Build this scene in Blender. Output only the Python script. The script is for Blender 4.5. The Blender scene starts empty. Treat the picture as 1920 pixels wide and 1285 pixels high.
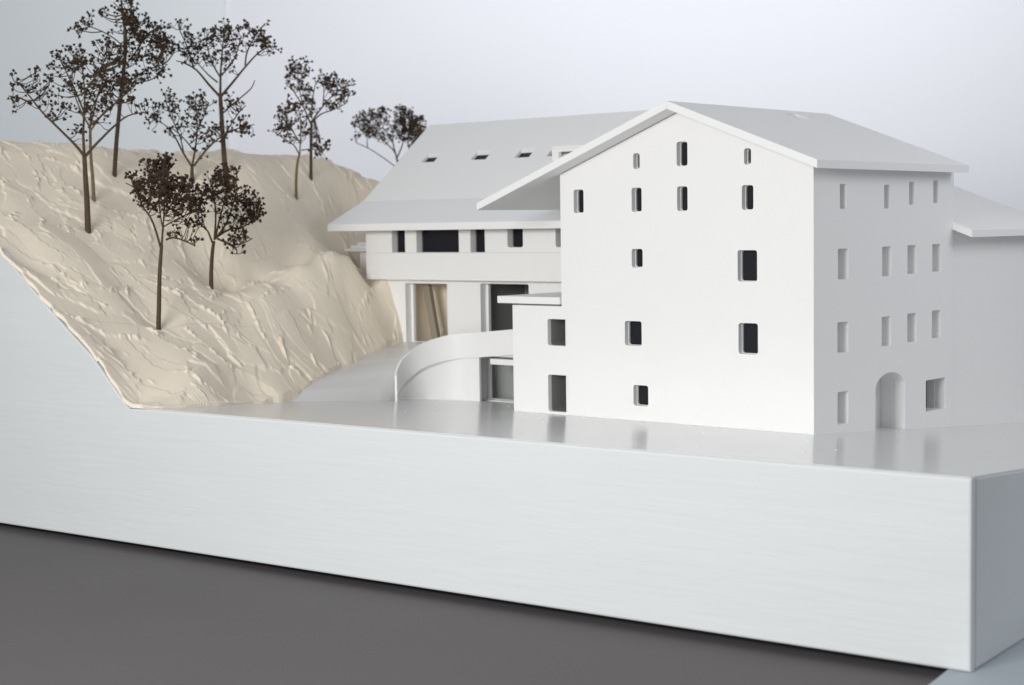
import bpy, bmesh, math, random
import numpy as np
from mathutils import Vector, Matrix, noise

# ----------------------------------------------------------------- camera
# Units: 1 unit = 10 cm of the architectural model.  X runs along the gable wall, Y goes back, Z up.
scn = bpy.context.scene
COL = scn.collection
CAM = Vector((3.836, -6.358, 0.961))
FWD = Vector((-0.66294, 0.74524, -0.07159))
RGT = Vector((0.7478, 0.66376, -0.01469))
cam_data = bpy.data.cameras.new("camera")
cam = bpy.data.objects.new("camera", cam_data)
COL.objects.link(cam)
FWD.normalize()
UPV = RGT.cross(FWD).normalized()
RGT = FWD.cross(UPV)
cam.matrix_world = Matrix(((RGT.x, UPV.x, -FWD.x, CAM.x), (RGT.y, UPV.y, -FWD.y, CAM.y),
                           (RGT.z, UPV.z, -FWD.z, CAM.z), (0, 0, 0, 1)))
cam_data.sensor_fit = 'HORIZONTAL'
cam_data.sensor_width = 36
cam_data.lens = 57.11
cam_data.clip_start = 0.05
cam_data.clip_end = 200
cam_data.dof.use_dof = True
cam_data.dof.focus_distance = 7.7
cam_data.dof.aperture_fstop = 1.9
scn.camera = cam
FH = Vector((FWD.x, FWD.y, 0)).normalized()     # horizontal view direction
RH = Vector((FH.y, -FH.x, 0))

# ----------------------------------------------------------------- light of the room, with added fill lamps
scn.view_settings.view_transform = 'Standard'
scn.view_settings.look = 'None'
scn.view_settings.gamma = 1
scn.view_settings.exposure = 0
scn.render.engine = 'CYCLES'
scn.cycles.use_denoising = True
scn.cycles.max_bounces = 8
scn.cycles.diffuse_bounces = 5
scn.cycles.caustics_reflective = True
scn.cycles.sample_clamp_indirect = 8
scn.cycles.blur_glossy = 0.15
world = bpy.data.worlds.new("World")
scn.world = world
world.use_nodes = True
bg = world.node_tree.nodes["Background"]
bg.inputs[0].default_value = (0.93, 0.96, 1.0, 1)
bg.inputs[1].default_value = 0.485


def area_lamp(name, loc, target, sx, sy, power, color):
    d = bpy.data.lights.new(name, 'AREA')
    d.shape = 'RECTANGLE'
    d.size, d.size_y, d.energy, d.color = sx, sy, power, color
    o = bpy.data.objects.new(name, d)
    o.location = loc
    o.rotation_euler = (Vector(target) - Vector(loc)).to_track_quat('-Z', 'Y').to_euler()
    COL.objects.link(o)
    return o


area_lamp("window_light", (0.45, -8.2, 2.2), (-1.3, 0, 0.4), 3.2, 1.6, 485, (1.0, 0.985, 0.96))
area_lamp("side_fill", (3.1, 2.1, 2.5), (0, 0.8, 0.5), 1.6, 1.6, 40, (0.95, 0.97, 1.0))  # added fill that lifts the walls facing right
area_lamp("backdrop_fill", tuple(CAM + FH * 12.0 + RH * 2.0 + Vector((0, 0, 3.2))), tuple(CAM + FH * 16.6 + RH * 1.6 + Vector((0, 0, 2.6))), 9.0, 1.2, 246,  # added lamp, out of view, that brightens the back wall
          (0.94, 0.95, 1.0))


# ----------------------------------------------------------------- materials
def mat(name, color, rough=0.5, spec=0.4, bump=None, vary=None, coat=0.0, warp=0.0):
    m = bpy.data.materials.new(name)
    m.use_nodes = True
    nt = m.node_tree
    p = nt.nodes["Principled BSDF"]
    p.inputs["Base Color"].default_value = (*color, 1)
    p.inputs["Roughness"].default_value = rough
    p.inputs["Specular IOR Level"].default_value = spec
    p.inputs["Coat Weight"].default_value = coat
    tc = nt.nodes.new("ShaderNodeTexCoord")

    def tex(scale, detail, stretch=(1, 1, 1)):
        mp = nt.nodes.new("ShaderNodeMapping")
        mp.inputs["Scale"].default_value = stretch
        nt.links.new(tc.outputs["Object"], mp.inputs["Vector"])
        n = nt.nodes.new("ShaderNodeTexNoise")
        n.inputs["Scale"].default_value = scale
        n.inputs["Detail"].default_value = detail
        n.inputs["Distortion"].default_value = warp
        nt.links.new(mp.outputs["Vector"], n.inputs["Vector"])
        return n
    if vary:
        scale, amount, stretch = vary
        n = tex(scale, 4, stretch)
        mx = nt.nodes.new("ShaderNodeMixRGB")
        mx.inputs[1].default_value = (*[c * (1 - amount) for c in color], 1)
        mx.inputs[2].default_value = (*[min(1, c * (1 + amount)) for c in color], 1)
        nt.links.new(n.outputs["Fac"], mx.inputs[0])
        nt.links.new(mx.outputs[0], p.inputs["Base Color"])
    if bump:
        last = None
        for scale, detail, stretch, strength, dist in bump:
            n = tex(scale, detail, stretch)
            b = nt.nodes.new("ShaderNodeBump")
            b.inputs["Strength"].default_value = strength
            b.inputs["Distance"].default_value = dist
            nt.links.new(n.outputs["Fac"], b.inputs["Height"])
            if last:
                nt.links.new(last.outputs[0], b.inputs["Normal"])
            last = b
        nt.links.new(last.outputs[0], p.inputs["Normal"])
    return m


ISO = (1, 1, 1)
M_WHITE = mat("white_painted_board", (0.80, 0.80, 0.795), 0.45, 0.35, bump=[(2.2, 3, ISO, 0.25, 0.004), (160, 2, ISO, 0.12, 0.002)], vary=(3.0, 0.012, ISO))
M_ROOF = mat("white_roof_board", (0.80, 0.80, 0.80), 0.55, 0.3, bump=[(220, 2, ISO, 0.25, 0.002)], vary=(2.5, 0.015, ISO))
M_GROUND = mat("glossy_white_sheet", (0.63, 0.635, 0.63), 0.18, 0.42, bump=[(1.6, 3, ISO, 0.35, 0.004), (40, 3, ISO, 0.06, 0.002)], vary=(2.0, 0.03, ISO))
M_RAMP = mat("satin_white_sheet", (0.64, 0.64, 0.63), 0.25, 0.5, bump=[(3, 2, ISO, 0.2, 0.003)])
M_PAINT = mat("brushed_blue_white_paint", (0.61, 0.638, 0.648), 0.55, 0.32,
              bump=[(6, 4, (0.35, 1, 2.6), 0.22, 0.007), (15, 5, (0.12, 1, 2.2), 0.2, 0.006), (2.0, 2, ISO, 0.15, 0.02), (150, 2, ISO, 0.05, 0.002)], vary=(3, 0.03, (0.3, 1, 1.5)), warp=0.8)
M_PLASTER = mat("cream_plaster", (0.79, 0.71, 0.585), 0.6, 0.3, bump=[(60, 4, ISO, 0.25, 0.004), (240, 3, ISO, 0.2, 0.002)], vary=(4.0, 0.06, ISO))
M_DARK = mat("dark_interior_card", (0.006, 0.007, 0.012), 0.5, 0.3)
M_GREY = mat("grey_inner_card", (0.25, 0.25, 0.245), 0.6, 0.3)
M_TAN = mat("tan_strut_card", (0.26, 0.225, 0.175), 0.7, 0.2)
M_DEEP_SHADE = mat("shaded_inner_card", (0.05, 0.05, 0.048), 0.6, 0.3)  # shade of the deep recesses put into the colour
M_SHADE_PANEL = mat("shade_grey_panel", (0.30, 0.32, 0.31), 0.3, 0.5)  # white panel with the shade under the deck put into its colour
M_STEM = mat("dry_brown_stem", (0.078, 0.056, 0.034), 0.75, 0.2, bump=[(90, 3, (1, 1, 0.15), 0.5, 0.004)], vary=(30, 0.3, ISO))
M_STEM_PALE = mat("dry_pale_stem", (0.155, 0.118, 0.066), 0.75, 0.2, vary=(30, 0.25, ISO))
M_SEED = mat("dark_seed_head", (0.043, 0.025, 0.016), 0.7, 0.25, vary=(60, 0.6, ISO))
M_TABLE = mat("grey_brown_table", (0.104, 0.096, 0.097), 0.62, 0.35, vary=(1.2, 0.06, ISO), bump=[(120, 3, ISO, 0.1, 0.003)])
M_PAPER = mat("pale_blue_white_paper", (0.36, 0.40, 0.44), 0.6, 0.3)
M_WALL = mat("pale_lavender_wall", (0.77, 0.775, 0.81), 0.8, 0.2, vary=(0.4, 0.01, ISO))
M_BOARD = mat("pale_green_grey_board", (0.73, 0.77, 0.785), 0.8, 0.2, vary=(0.5, 0.01, ISO))


# ----------------------------------------------------------------- helpers
def tag(o, label=None, cat=None, group=None, kind=None):
    for k, v in (("label", label), ("category", cat), ("group", group), ("kind", kind)):
        if v:
            o[k] = v
    return o


def thing(name, label, cat, loc=(0, 0, 0), rotz=0.0, group=None):
    o = bpy.data.objects.new(name, None)
    o.empty_display_size = 0.05
    o.location = loc
    o.rotation_euler = (0, 0, rotz)
    COL.objects.link(o)
    return tag(o, label, cat, group)


def link_mesh(name, me, material, parent=None, off=(0, 0, 0)):
    """link a mesh; its vertices are written in the parent's axes with `off` still to be taken away"""
    me.materials.clear()
    me.materials.append(material)
    if any(off):
        me.transform(Matrix.Translation((-off[0], -off[1], -off[2])))
    o = bpy.data.objects.new(name, me)
    COL.objects.link(o)
    if parent:
        o.parent = parent
    return o


def rounded(x0, x1, z0, z1, r=0.012, n=3):
    r = min(r, (x1 - x0) * 0.45, (z1 - z0) * 0.45)
    if r <= 0:
        return [(x0, z0), (x1, z0), (x1, z1), (x0, z1)]
    out = []
    for cx, cz, a0 in ((x1 - r, z0 + r, -90), (x1 - r, z1 - r, 0), (x0 + r, z1 - r, 90), (x0 + r, z0 + r, 180)):
        for i in range(n + 1):
            a = math.radians(a0 + 90 * i / n)
            out.append((cx + r * math.cos(a), cz + r * math.sin(a)))
    return out


def plate(name, outer, holes, thick, place, material, parent=None, off=(0, 0, 0), bevel=0.002):
    """a board of even thickness with holes cut through; place(u, v, w) puts board coordinates in space (w = 0 .. thick)"""
    cu = bpy.data.curves.new(name, 'CURVE')
    cu.dimensions = '2D'
    cu.fill_mode = 'BOTH'
    cu.extrude = thick / 2 - bevel
    cu.bevel_depth = bevel
    cu.bevel_resolution = 1
    cu.offset = -bevel
    for poly in [outer] + list(holes):
        s = cu.splines.new('POLY')
        s.points.add(len(poly) - 1)
        for p, q in zip(s.points, poly):
            p.co = (q[0], q[1], 0, 1)
        s.use_cyclic_u = True
    tmp = bpy.data.objects.new("tmp", cu)
    COL.objects.link(tmp)
    dg = bpy.context.evaluated_depsgraph_get()
    me = bpy.data.meshes.new_from_object(tmp.evaluated_get(dg))
    me.shade_flat()
    bpy.data.objects.remove(tmp)
    bpy.data.curves.remove(cu)
    for v in me.vertices:
        v.co = place(v.co.x, v.co.y, v.co.z + thick / 2)
    bm = bmesh.new()
    bm.from_mesh(me)
    bmesh.ops.remove_doubles(bm, verts=bm.verts, dist=1e-5)
    bmesh.ops.recalc_face_normals(bm, faces=bm.faces)
    bm.to_mesh(me)
    bm.free()
    me.name = name
    return link_mesh(name, me, material, parent, off)


def bm_mesh(name, bm):
    bmesh.ops.recalc_face_normals(bm, faces=bm.faces)
    me = bpy.data.meshes.new(name)
    bm.to_mesh(me)
    bm.free()
    return me


def box(name, x0, x1, y0, y1, z0, z1, material, parent=None, off=(0, 0, 0), bevel=0.002, shape=None):
    bm = bmesh.new()
    bmesh.ops.create_cube(bm, size=1)
    for v in bm.verts:
        v.co = (x0 + (v.co.x + 0.5) * (x1 - x0), y0 + (v.co.y + 0.5) * (y1 - y0), z0 + (v.co.z + 0.5) * (z1 - z0))
    if bevel:
        bmesh.ops.bevel(bm, geom=bm.edges[:], offset=bevel, segments=2, affect='EDGES', profile=0.5)
    if shape:
        for v in bm.verts:
            v.co = shape(v.co)
    return link_mesh(name, bm_mesh(name, bm), material, parent, off)


def ground_z(x, y):
    return (0.005 * x - 0.075 * y) / 0.997


# ================================================================= room: table, wall, boards
ROT_BASE = math.radians(5.451)
FD = Vector((math.cos(ROT_BASE), math.sin(ROT_BASE), 0))
BD = Vector((-FD.y, FD.x, 0))
CORNER = Vector((1.437, -1.393, 0))
Z_BASE = -0.543
Z_TABLE = -0.580


def quad_slab(name, corners, z0, z1, material):
    bm = bmesh.new()
    lo = [bm.verts.new((*c, z0)) for c in corners]
    hi = [bm.verts.new((*c, z1)) for c in corners]
    bm.faces.new(hi)
    bm.faces.new(lo[::-1])
    n = len(corners)
    for i in range(n):
        bm.faces.new((lo[i], lo[(i + 1) % n], hi[(i + 1) % n], hi[i]))
    return link_mesh(name, bm_mesh(name, bm), material)


def vp(f, r, z=0.0):          # a point given by its distance in front of the camera and to its right
    p = CAM + FH * f + RH * r
    return (p.x, p.y)


tag(quad_slab("table", [vp(-6, -14), vp(-6, 14), vp(16.6, 14), vp(16.6, -14)], Z_TABLE - 0.2, Z_TABLE, M_TABLE), "matte grey brown table top under the white architectural model", None, None, "structure")
wall = quad_slab("wall", [vp(16.6, -14), vp(16.6, 14), vp(16.9, 14), vp(16.9, -14)], Z_TABLE - 0.2, 9, M_WALL)
tag(wall, "pale lavender white wall behind the model", None, None, "structure")
bd = quad_slab("backdrop_board", [vp(16.555, -11), vp(16.555, -2.845), vp(16.595, -2.845), vp(16.595, -11)], Z_TABLE, 8, M_BOARD)
tag(bd, "pale green grey board leaning flat against the wall behind the tall twig trees", "board")

sheet = quad_slab("paper_sheet", [(1.395, -1.615), (4.2, -1.2), (3.6, 2.6), (0.80, 1.9)], Z_TABLE + 0.003, Z_BASE - 0.001, M_PAPER)
tag(sheet, "pale bluish white sheet lying under the right corner of the model base", "sheet")

# ================================================================= base block of the model
base = thing("model_base", "thick blue white painted base block with visible brush strokes carrying the whole model", "model base",
             (CORNER.x, CORNER.y, Z_BASE), ROT_BASE)


def base_local(u, d, z):      # u along the front (negative = left), d to the back
    return Vector((u, d, z - Z_BASE))


def base_ground(u, d=0.0):
    p = CORNER + FD * u + BD * d
    return ground_z(p.x, p.y)


SHEET = 0.004
PROFILE = [(-0.0, base_ground(0) - SHEET), (-4.00, base_ground(-4.0) - SHEET), (-4.155, 0.113), (-4.418, 0.360), (-4.60, 0.488), (-4.772, 0.616), (-4.94, 0.748),
           (-5.10, 0.870), (-5.66, 1.178), (-6.26, 1.398), (-7.1, 1.478)]
outer = [(-7.1, Z_BASE), (0.0, Z_BASE)] + PROFILE
fp = plate("front_panel", outer, [], 0.045, lambda u, v, w: base_local(u, w, v), M_PAINT, base, bevel=0.009)
side_top = [(0.047, base_ground(0, 0.047) - SHEET), (4.2, base_ground(0, 4.2) - SHEET)]
plate("side_panel", [(0.047, Z_BASE), (4.2, Z_BASE)] + side_top[::-1], [], 0.09, lambda u, v, w: base_local(-w, u, v), M_PAINT, base, bevel=0.006)
box("gap_shade_box", -6.9, -0.22, 0.10, 3.9, Z_TABLE - Z_BASE + 0.001, -0.002, M_DARK, base, bevel=0)  # black box added in the gap to draw the shade under the base

# glossy white ground sheet on top of the base
bm = bmesh.new()
ring = []
for u, d in ((-4.35, 0.006), (-0.006, 0.006), (-0.006, 4.2), (-4.35, 4.2)):
    p = CORNER + FD * u + BD * d
    ring.append(p)
top = [bm.verts.new((p.x, p.y, ground_z(p.x, p.y))) for p in ring]
low = [bm.verts.new((p.x, p.y, ground_z(p.x, p.y) - SHEET + 0.0005)) for p in ring]
bm.faces.new(top)
bm.faces.new(low[::-1])
for i in range(4):
    bm.faces.new((low[i], low[(i + 1) % 4], top[(i + 1) % 4], top[i]))
bmesh.ops.bevel(bm, geom=[e for e in bm.edges if all(v in top for v in e.verts)], offset=0.001, segments=2, affect='EDGES')
tag(link_mesh("ground", bm_mesh("ground", bm), M_GROUND), "glossy white ground sheet in front of the houses", None, None, "structure")

# ================================================================= gable house
SL = 0.3705
RX, RZ = -0.722, 1.499                      # ridge, underside of the roof boards
SR = 0.376
EX, LX = 0.089, -1.948                      # eaves
YF, YB = -0.118, 1.345                      # verges


def under(x):
    return RZ - SR * (x - RX) if x > RX else RZ + SL * (x - RX)


gh = thing("gable_house", "tall white gabled house with rows of small windows and a flat roofed annex", "house", (-0.8, 0.65, 0))
GO = (-0.8, 0.65, 0)
GW = [(-1.011, -0.972, 1.229, 1.305), (-0.751, -0.688, 1.234, 1.349), (-0.369, -0.331, 1.228, 1.302), (-1.390, -1.326, 1.021, 1.138),
      (-1.023, -0.962, 1.021, 1.138), (-0.750, -0.689, 1.020, 1.137), (-0.382, -0.319, 1.019, 1.133), (-1.026, -0.959, 0.749, 0.840),
      (-0.407, -0.300, 0.688, 0.833), (-1.574, -1.443, 0.345, 0.481), (-1.073, -0.969, 0.364, 0.485), (-0.404, -0.297, 0.350, 0.494),
      (-1.575, -1.442, 0.004, 0.194), (-1.023, -0.932, 0.068, 0.170)]
outer = [(-1.813, -0.04), (0, -0.04), (0, under(0) - 0.003), (RX, RZ - 0.003), (-1.478, under(-1.478) - 0.003), (-1.478, 0.548), (-1.813, 0.548)]
T1, T2 = 0.028, 0.014
plate("front_wall", outer, [rounded(*w) for w in GW], T1, lambda u, v, w: Vector((u, w, v)), M_WHITE, gh, GO, bevel=0.0008)
RW = [(0.230, 0.287, 1.017, 1.131), (0.642, 0.697, 1.017, 1.131), (0.889, 0.940, 1.036, 1.148), (1.140, 1.193, 1.044, 1.157),
      (0.213, 0.305, 0.692, 0.834), (0.624, 0.711, 0.693, 0.836), (0.874, 0.966, 0.697, 0.838), (1.132, 1.225, 0.700, 0.839),
      (0.209, 0.305, 0.353, 0.496), (0.620, 0.709, 0.357, 0.500), (0.874, 0.966, 0.360, 0.503), (1.130, 1.221, 0.364, 0.505),
      (0.209, 0.305, 0.021, 0.173)]
SQ = (1.069, 1.276, 0.000, 0.158)
door = [(0.560, -0.075), (0.851, -0.075)]
for i in range(13):
    a = math.pi * i / 12
    door.append((0.7055 + 0.1455 * math.cos(a), 0.150 + 0.078 * math.sin(a)))
outer = [(T1, -0.16), (1.363, -0.16), (1.363, under(0) - 0.003), (T1, under(0) - 0.003)]
TS = 0.055
plate("side_wall", outer, [rounded(*w, r=0.007) for w in RW] + [rounded(*SQ, r=0.006), door], TS, lambda u, v, w: Vector((-w, u, v)), M_WHITE, gh, GO, bevel=0.0008)
plate("back_wall", [(-1.478, -0.2), (-TS, -0.2), (-TS, under(-TS) - 0.003), (RX, RZ - 0.003), (-1.478, under(-1.478) - 0.003)], [], 0.03,
      lambda u, v, w: Vector((u, 1.310 + w, v)), M_WHITE, gh, GO, bevel=0.001)
box("inner_wall", -1.478, -1.443, T1, 1.309, 0.0, under(-1.478) - 0.02, M_WHITE, gh, GO, bevel=0.001)
box("annex_wall", -1.813, -1.775, T1, 0.50, -0.08, 0.548, M_WHITE, gh, GO, bevel=0.001)
box("annex_wall", -1.774, -1.479, 0.46, 0.50, -0.08, 0.548, M_WHITE, gh, GO, bevel=0.001)
box("flat_roof", -1.909, -1.4815, -0.012, 0.49, 0.557, 0.594, M_ROOF, gh, GO, bevel=0.002)
box("roof_spacer", -1.79, -1.50, 0.02, 0.44, 0.5485, 0.5565, M_GREY, gh, GO, bevel=0)

# windows of the gable wall: an inner lining one step smaller and a dark pane behind it
for k, (x0, x1, z0, z1) in enumerate(GW):
    deep = k in (9, 12)  # deep openings take their shade as grey lining and dark grey pane
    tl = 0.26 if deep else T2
    g = 0.0022
    outer_ring = [(x0 - 0.03, z0 - (0.003 if k == 12 else 0.03)), (x1 + 0.03, z0 - (0.003 if k == 12 else 0.03)), (x1 + 0.03, z1 + 0.03), (x0 - 0.03, z1 + 0.03)]
    step = 0.0 if deep else g
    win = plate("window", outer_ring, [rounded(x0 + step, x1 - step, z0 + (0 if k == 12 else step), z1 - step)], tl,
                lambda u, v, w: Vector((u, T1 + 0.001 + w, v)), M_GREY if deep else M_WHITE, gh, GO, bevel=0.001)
    yb = T1 + 0.002 + tl
    m = M_DEEP_SHADE if deep else M_DARK
    cxw, czw = (x0 + x1) / 2, (z0 + z1) / 2
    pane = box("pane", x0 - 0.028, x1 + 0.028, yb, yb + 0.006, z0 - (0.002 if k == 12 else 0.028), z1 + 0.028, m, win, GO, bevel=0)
# windows of the side wall: deep niches with a dark pane
for k, (y0, y1, z0, z1) in enumerate(RW):
    win = box("window", -TS - 0.030, -TS - 0.001, y0 - 0.012, y1 + 0.012, z0 - 0.012, z1 + 0.012, M_WHITE, gh, GO, bevel=0)
# arched door: a second layer behind the opening, then the door leaf
dl = plate("door", [(0.50, -0.10), (0.91, -0.10), (0.91, 0.28), (0.50, 0.28)], [door], 0.075, lambda u, v, w: Vector((-TS - 0.001 - w, u, v)), M_WHITE, gh, GO, bevel=0.001)
box("door_leaf", -TS - 0.084, -TS - 0.077, 0.52, 0.90, -0.09, 0.26, M_WHITE, dl, GO, bevel=0)
wn = plate("window", [(0.98, -0.05), (1.36, -0.05), (1.36, 0.21), (0.98, 0.21)], [rounded(SQ[0] - 0.002, SQ[1] - 0.006, SQ[2] - 0.002, SQ[3] + 0.002, 0.006)], 0.045, lambda u, v, w: Vector((-TS - 0.001 - w, u, v)), M_WHITE, gh, GO, bevel=0.001)
box("pane", -TS - 0.056, -TS - 0.047, 1.0, 1.34, -0.04, 0.20, M_DARK, wn, GO, bevel=0)

# chalky scratches left on the side wall above the arch
SV, SF = [], []
for ya, za, yb, zb in ((0.735, 0.296, 0.752, 0.286), (0.752, 0.286, 0.768, 0.262), (0.775, 0.258, 0.792, 0.282), (0.792, 0.282, 0.806, 0.266), (0.800, 0.272, 0.822, 0.280), (0.70, 0.300, 0.716, 0.305)):
    n = Vector((0, -(zb - za), yb - ya)).normalized() * 0.0016
    j = len(SV)
    SV += [(0.0006, ya + n.y, za + n.z), (0.0006, ya - n.y, za - n.z), (0.0006, yb - n.y, zb - n.z), (0.0006, yb + n.y, zb + n.z), (0.0012, (ya + yb) / 2, (za + zb) / 2)]
    SF += [(j, j + 1, j + 4), (j + 1, j + 2, j + 4), (j + 2, j + 3, j + 4), (j + 3, j, j + 4)]
me = bpy.data.meshes.new("scratch_marks")
me.from_pydata(SV, [], SF)
link_mesh("scratch_marks", me, mat("white_chalk_scratch", (0.93, 0.93, 0.93), 0.8, 0.2), gh, GO)["kind"] = "stuff"

# roof boards (cut upright at the eaves)
RT = 0.038
hole = [(-0.665, 0.80), (-0.585, 0.80), (-0.585, 0.925), (-0.665, 0.925)]
plate("roof_panel", [(RX + 0.0005, YF), (EX, YF), (EX, YB), (RX + 0.0005, YB)], [hole], RT, lambda u, v, w: Vector((u, v, RZ - SR * (u - RX) + w)), M_ROOF, gh, GO, bevel=0.0012)
plate("roof_panel", [(LX, YF), (RX - 0.0005, YF), (RX - 0.0005, YB), (LX, YB)], [], RT, lambda u, v, w: Vector((u, v, RZ + SL * (u - RX) + w)), M_ROOF, gh, GO, bevel=0.0012)
box("skylight", -0.69, -0.56, 0.78, 0.945, RZ + 0.012, RZ + 0.016, M_GREY, gh, GO, bevel=0, shape=lambda c: Vector((c.x, c.y, c.z - SR * (c.x - RX) - 0.02)))

# ================================================================= long house behind (its own slight turn)
ROT_L = math.radians(1.9275)
LBX, LBY = -2.5, 1.4
lh_loc = Vector((LBX * math.cos(ROT_L) - LBY * math.sin(ROT_L), LBX * math.sin(ROT_L) + LBY * math.cos(ROT_L), 0))
lh = thing("long_house", "long white house at the foot of the slope with steep roof and three skylights", "house", lh_loc, ROT_L)
LO = (LBX, LBY, 0)
XL, XR = -3.482, -1.50
P = lambda y0: (lambda u, v, w: Vector((u, y0 + w, v)))
L1, L2, L3 = (-3.211, -2.868, 0.262, 0.622), (-2.606, -2.241, 0.262, 0.627), (-2.606, -2.15, -0.056, 0.226)
plate("lower_wall", [(-3.45, -0.15), (-1.84, -0.15), (-1.84, 0.66), (-3.45, 0.66)], [rounded(*L1, r=0.004), rounded(*L2, r=0.012), rounded(*L3, r=0.004)], 0.05, P(0.725), M_WHITE, lh, LO, bevel=0.001)
box("floor_band", XL, XR, 0.665, 0.80, 0.645, 0.808, M_WHITE, lh, LO, bevel=0.002)
UW = [(-3.262, -3.152, 0.811, 0.952, 0.002), (-3.058, -2.718, 0.811, 0.952, 0.002), (-2.628, -2.517, 0.811, 0.952, 0.002), (-2.347, -2.232, 0.839, 0.952, 0.014),
      (-1.996, -1.90, 0.839, 0.952, 0.014)]
plate("upper_wall", [(XL, 0.8085), (XR, 0.8085), (XR, 0.985), (XL, 0.985)], [rounded(a, b, c, d, r) for a, b, c, d, r in UW], 0.05, P(0.668), M_WHITE, lh, LO, bevel=0.001)
for a, b, c, d, r in UW:
    w = plate("window", [(a - 0.025, max(c - 0.025, 0.809)), (b + 0.025, max(c - 0.025, 0.809)), (b + 0.025, d + 0.025), (a - 0.025, d + 0.025)], [rounded(a, b, c, d, r)], 0.008, P(0.7185), M_GREY, lh, LO, bevel=0)
    box("pane", a - 0.02, b + 0.02, 0.727, 0.733, max(c - 0.02, 0.8095), d + 0.02, M_DARK, w, LO, bevel=0)
# rooms behind the large openings
for (a, b, c, d), dep, m in ((L1, 0.22, M_PLASTER), (L2, 0.40, M_GREY), (L3, 0.11, M_SHADE_PANEL)):  # the low door's panel is toned grey for the shade under the deck
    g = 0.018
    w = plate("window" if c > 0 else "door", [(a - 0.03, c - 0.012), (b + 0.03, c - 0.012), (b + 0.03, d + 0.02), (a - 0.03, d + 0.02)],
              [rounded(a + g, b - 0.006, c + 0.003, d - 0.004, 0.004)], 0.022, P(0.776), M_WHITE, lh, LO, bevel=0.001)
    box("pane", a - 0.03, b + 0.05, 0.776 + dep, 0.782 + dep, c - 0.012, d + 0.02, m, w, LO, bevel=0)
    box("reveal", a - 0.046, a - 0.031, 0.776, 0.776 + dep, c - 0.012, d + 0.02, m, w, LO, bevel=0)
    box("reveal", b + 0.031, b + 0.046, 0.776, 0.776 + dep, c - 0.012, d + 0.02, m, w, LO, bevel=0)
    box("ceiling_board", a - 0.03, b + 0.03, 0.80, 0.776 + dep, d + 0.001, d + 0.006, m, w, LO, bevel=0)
st = box("strut", -0.026, 0.026, 0.0, 0.03, 0.0, 0.44, M_TAN, lh, (0, 0, 0), bevel=0.001, shape=lambda c: Vector((-3.06 - c.z * 0.21 + c.x - LBX, 0.83 + c.y - LBY, 0.22 + c.z)))
# side wall towards the slope
plate("end_wall", [(0.72, 0.40), (2.2, 0.40), (2.2, 1.02), (1.483, 1.585), (0.853, 1.085), (0.72, 1.02)], [], 0.04, lambda u, v, w: Vector((XL + w, u, v)), M_WHITE, lh, LO, bevel=0.001)
# roof: flat lower flare, steep upper slope, rear slope
VX = -3.681
RXR = -1.49
zl = lambda y: 0.944 + 0.458 * (y - 0.535)
yk = 0.853
zk = zl(yk)
su = (1.590 - zk) / (1.483 - yk)
zu = lambda y: zk + su * (y - yk)
plate("roof_panel", [(VX, 0.535), (RXR, 0.535), (RXR, yk - 0.0004), (VX, yk - 0.0004)], [], 0.042, lambda u, v, w: Vector((u, v, zl(v) + w)), M_ROOF, lh, LO, bevel=0.0012)
SKY = [(-3.460, -3.350), (-3.045, -2.920), (-2.690, -2.577), (-2.440, -2.325)]
sy0, sy1 = 1.157, 1.228
plate("roof_panel", [(VX, yk + 0.0004), (RXR, yk + 0.0004), (RXR, 1.483), (VX, 1.483)], [[(a, sy0), (b, sy0), (b, sy1), (a, sy1)] for a, b in SKY], 0.042,
      lambda u, v, w: Vector((u, v, zu(v) + w)), M_ROOF, lh, LO, bevel=0.0008)
plate("roof_panel", [(VX, 1.4835), (RXR, 1.4835), (RXR, 2.35), (VX, 2.35)], [], 0.042, lambda u, v, w: Vector((u, v, zu(1.4835) - 0.75 * (v - 1.4835) + w)), M_ROOF, lh, LO, bevel=0.001)
for a, b in SKY:
    plate("skylight", [(a + 0.0008, sy0 + 0.0008), (b - 0.0008, sy0 + 0.0008), (b - 0.0008, sy1 - 0.0008), (a + 0.0008, sy1 - 0.0008)], [], 0.006, lambda u, v, w: Vector((u, v, zu(v) + 0.010 + w)), M_DARK, lh, LO, bevel=0)
# dormer beside the gable roof
dm = plate("dormer", [(-2.370, 1.30), (-1.80, 1.30), (-1.80, 1.412), (-2.370, 1.412)], [rounded(-2.318, -1.85, 1.318, 1.393, 0.003)], 0.03, P(1.118), M_WHITE, lh, LO, bevel=0.001)
box("cheek", -2.370, -2.345, 1.1485, 1.27, 1.30, 1.412, M_WHITE, dm, LO, bevel=0)
box("dormer_roof", -2.370, -1.80, 1.118, 1.30, 1.4125, 1.426, M_WHITE, dm, LO, bevel=0.001)
box("pane", -2.34, -1.83, 1.165, 1.170, 1.30, 1.411, M_GREY, dm, LO, bevel=0)

# ================================================================= house continuing at the right
sh = thing("side_house", "lower plain white house with a sloping roof adjoining the back corner of the gabled house", "house", (-0.6, 1.95, 0))
SO = (-0.6, 1.95, 0)
AX, AZ = 0.108, 0.869
plate("side_wall", [(1.3645, -0.26), (2.47, -0.26), (2.47, 0.905), (1.3645, 0.905)], [], 0.06, lambda u, v, w: Vector((-0.004 - w, u, v)), M_WHITE, sh, SO, bevel=0.0015)
plate("roof_panel", [(-0.75, 1.347), (AX, 1.347), (AX, 2.49), (-0.75, 2.49)], [], 0.037, lambda u, v, w: Vector((u, v, AZ - SR * (u - AX) + w)), M_ROOF, sh, SO, bevel=0.0012)
plate("back_wall", [(-0.74, -0.3), (-0.065, -0.3), (-0.065, 0.91), (-0.74, 1.17)], [], 0.04, lambda u, v, w: Vector((u, 2.43 + w, v)), M_WHITE, sh, SO, bevel=0.001)

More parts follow.
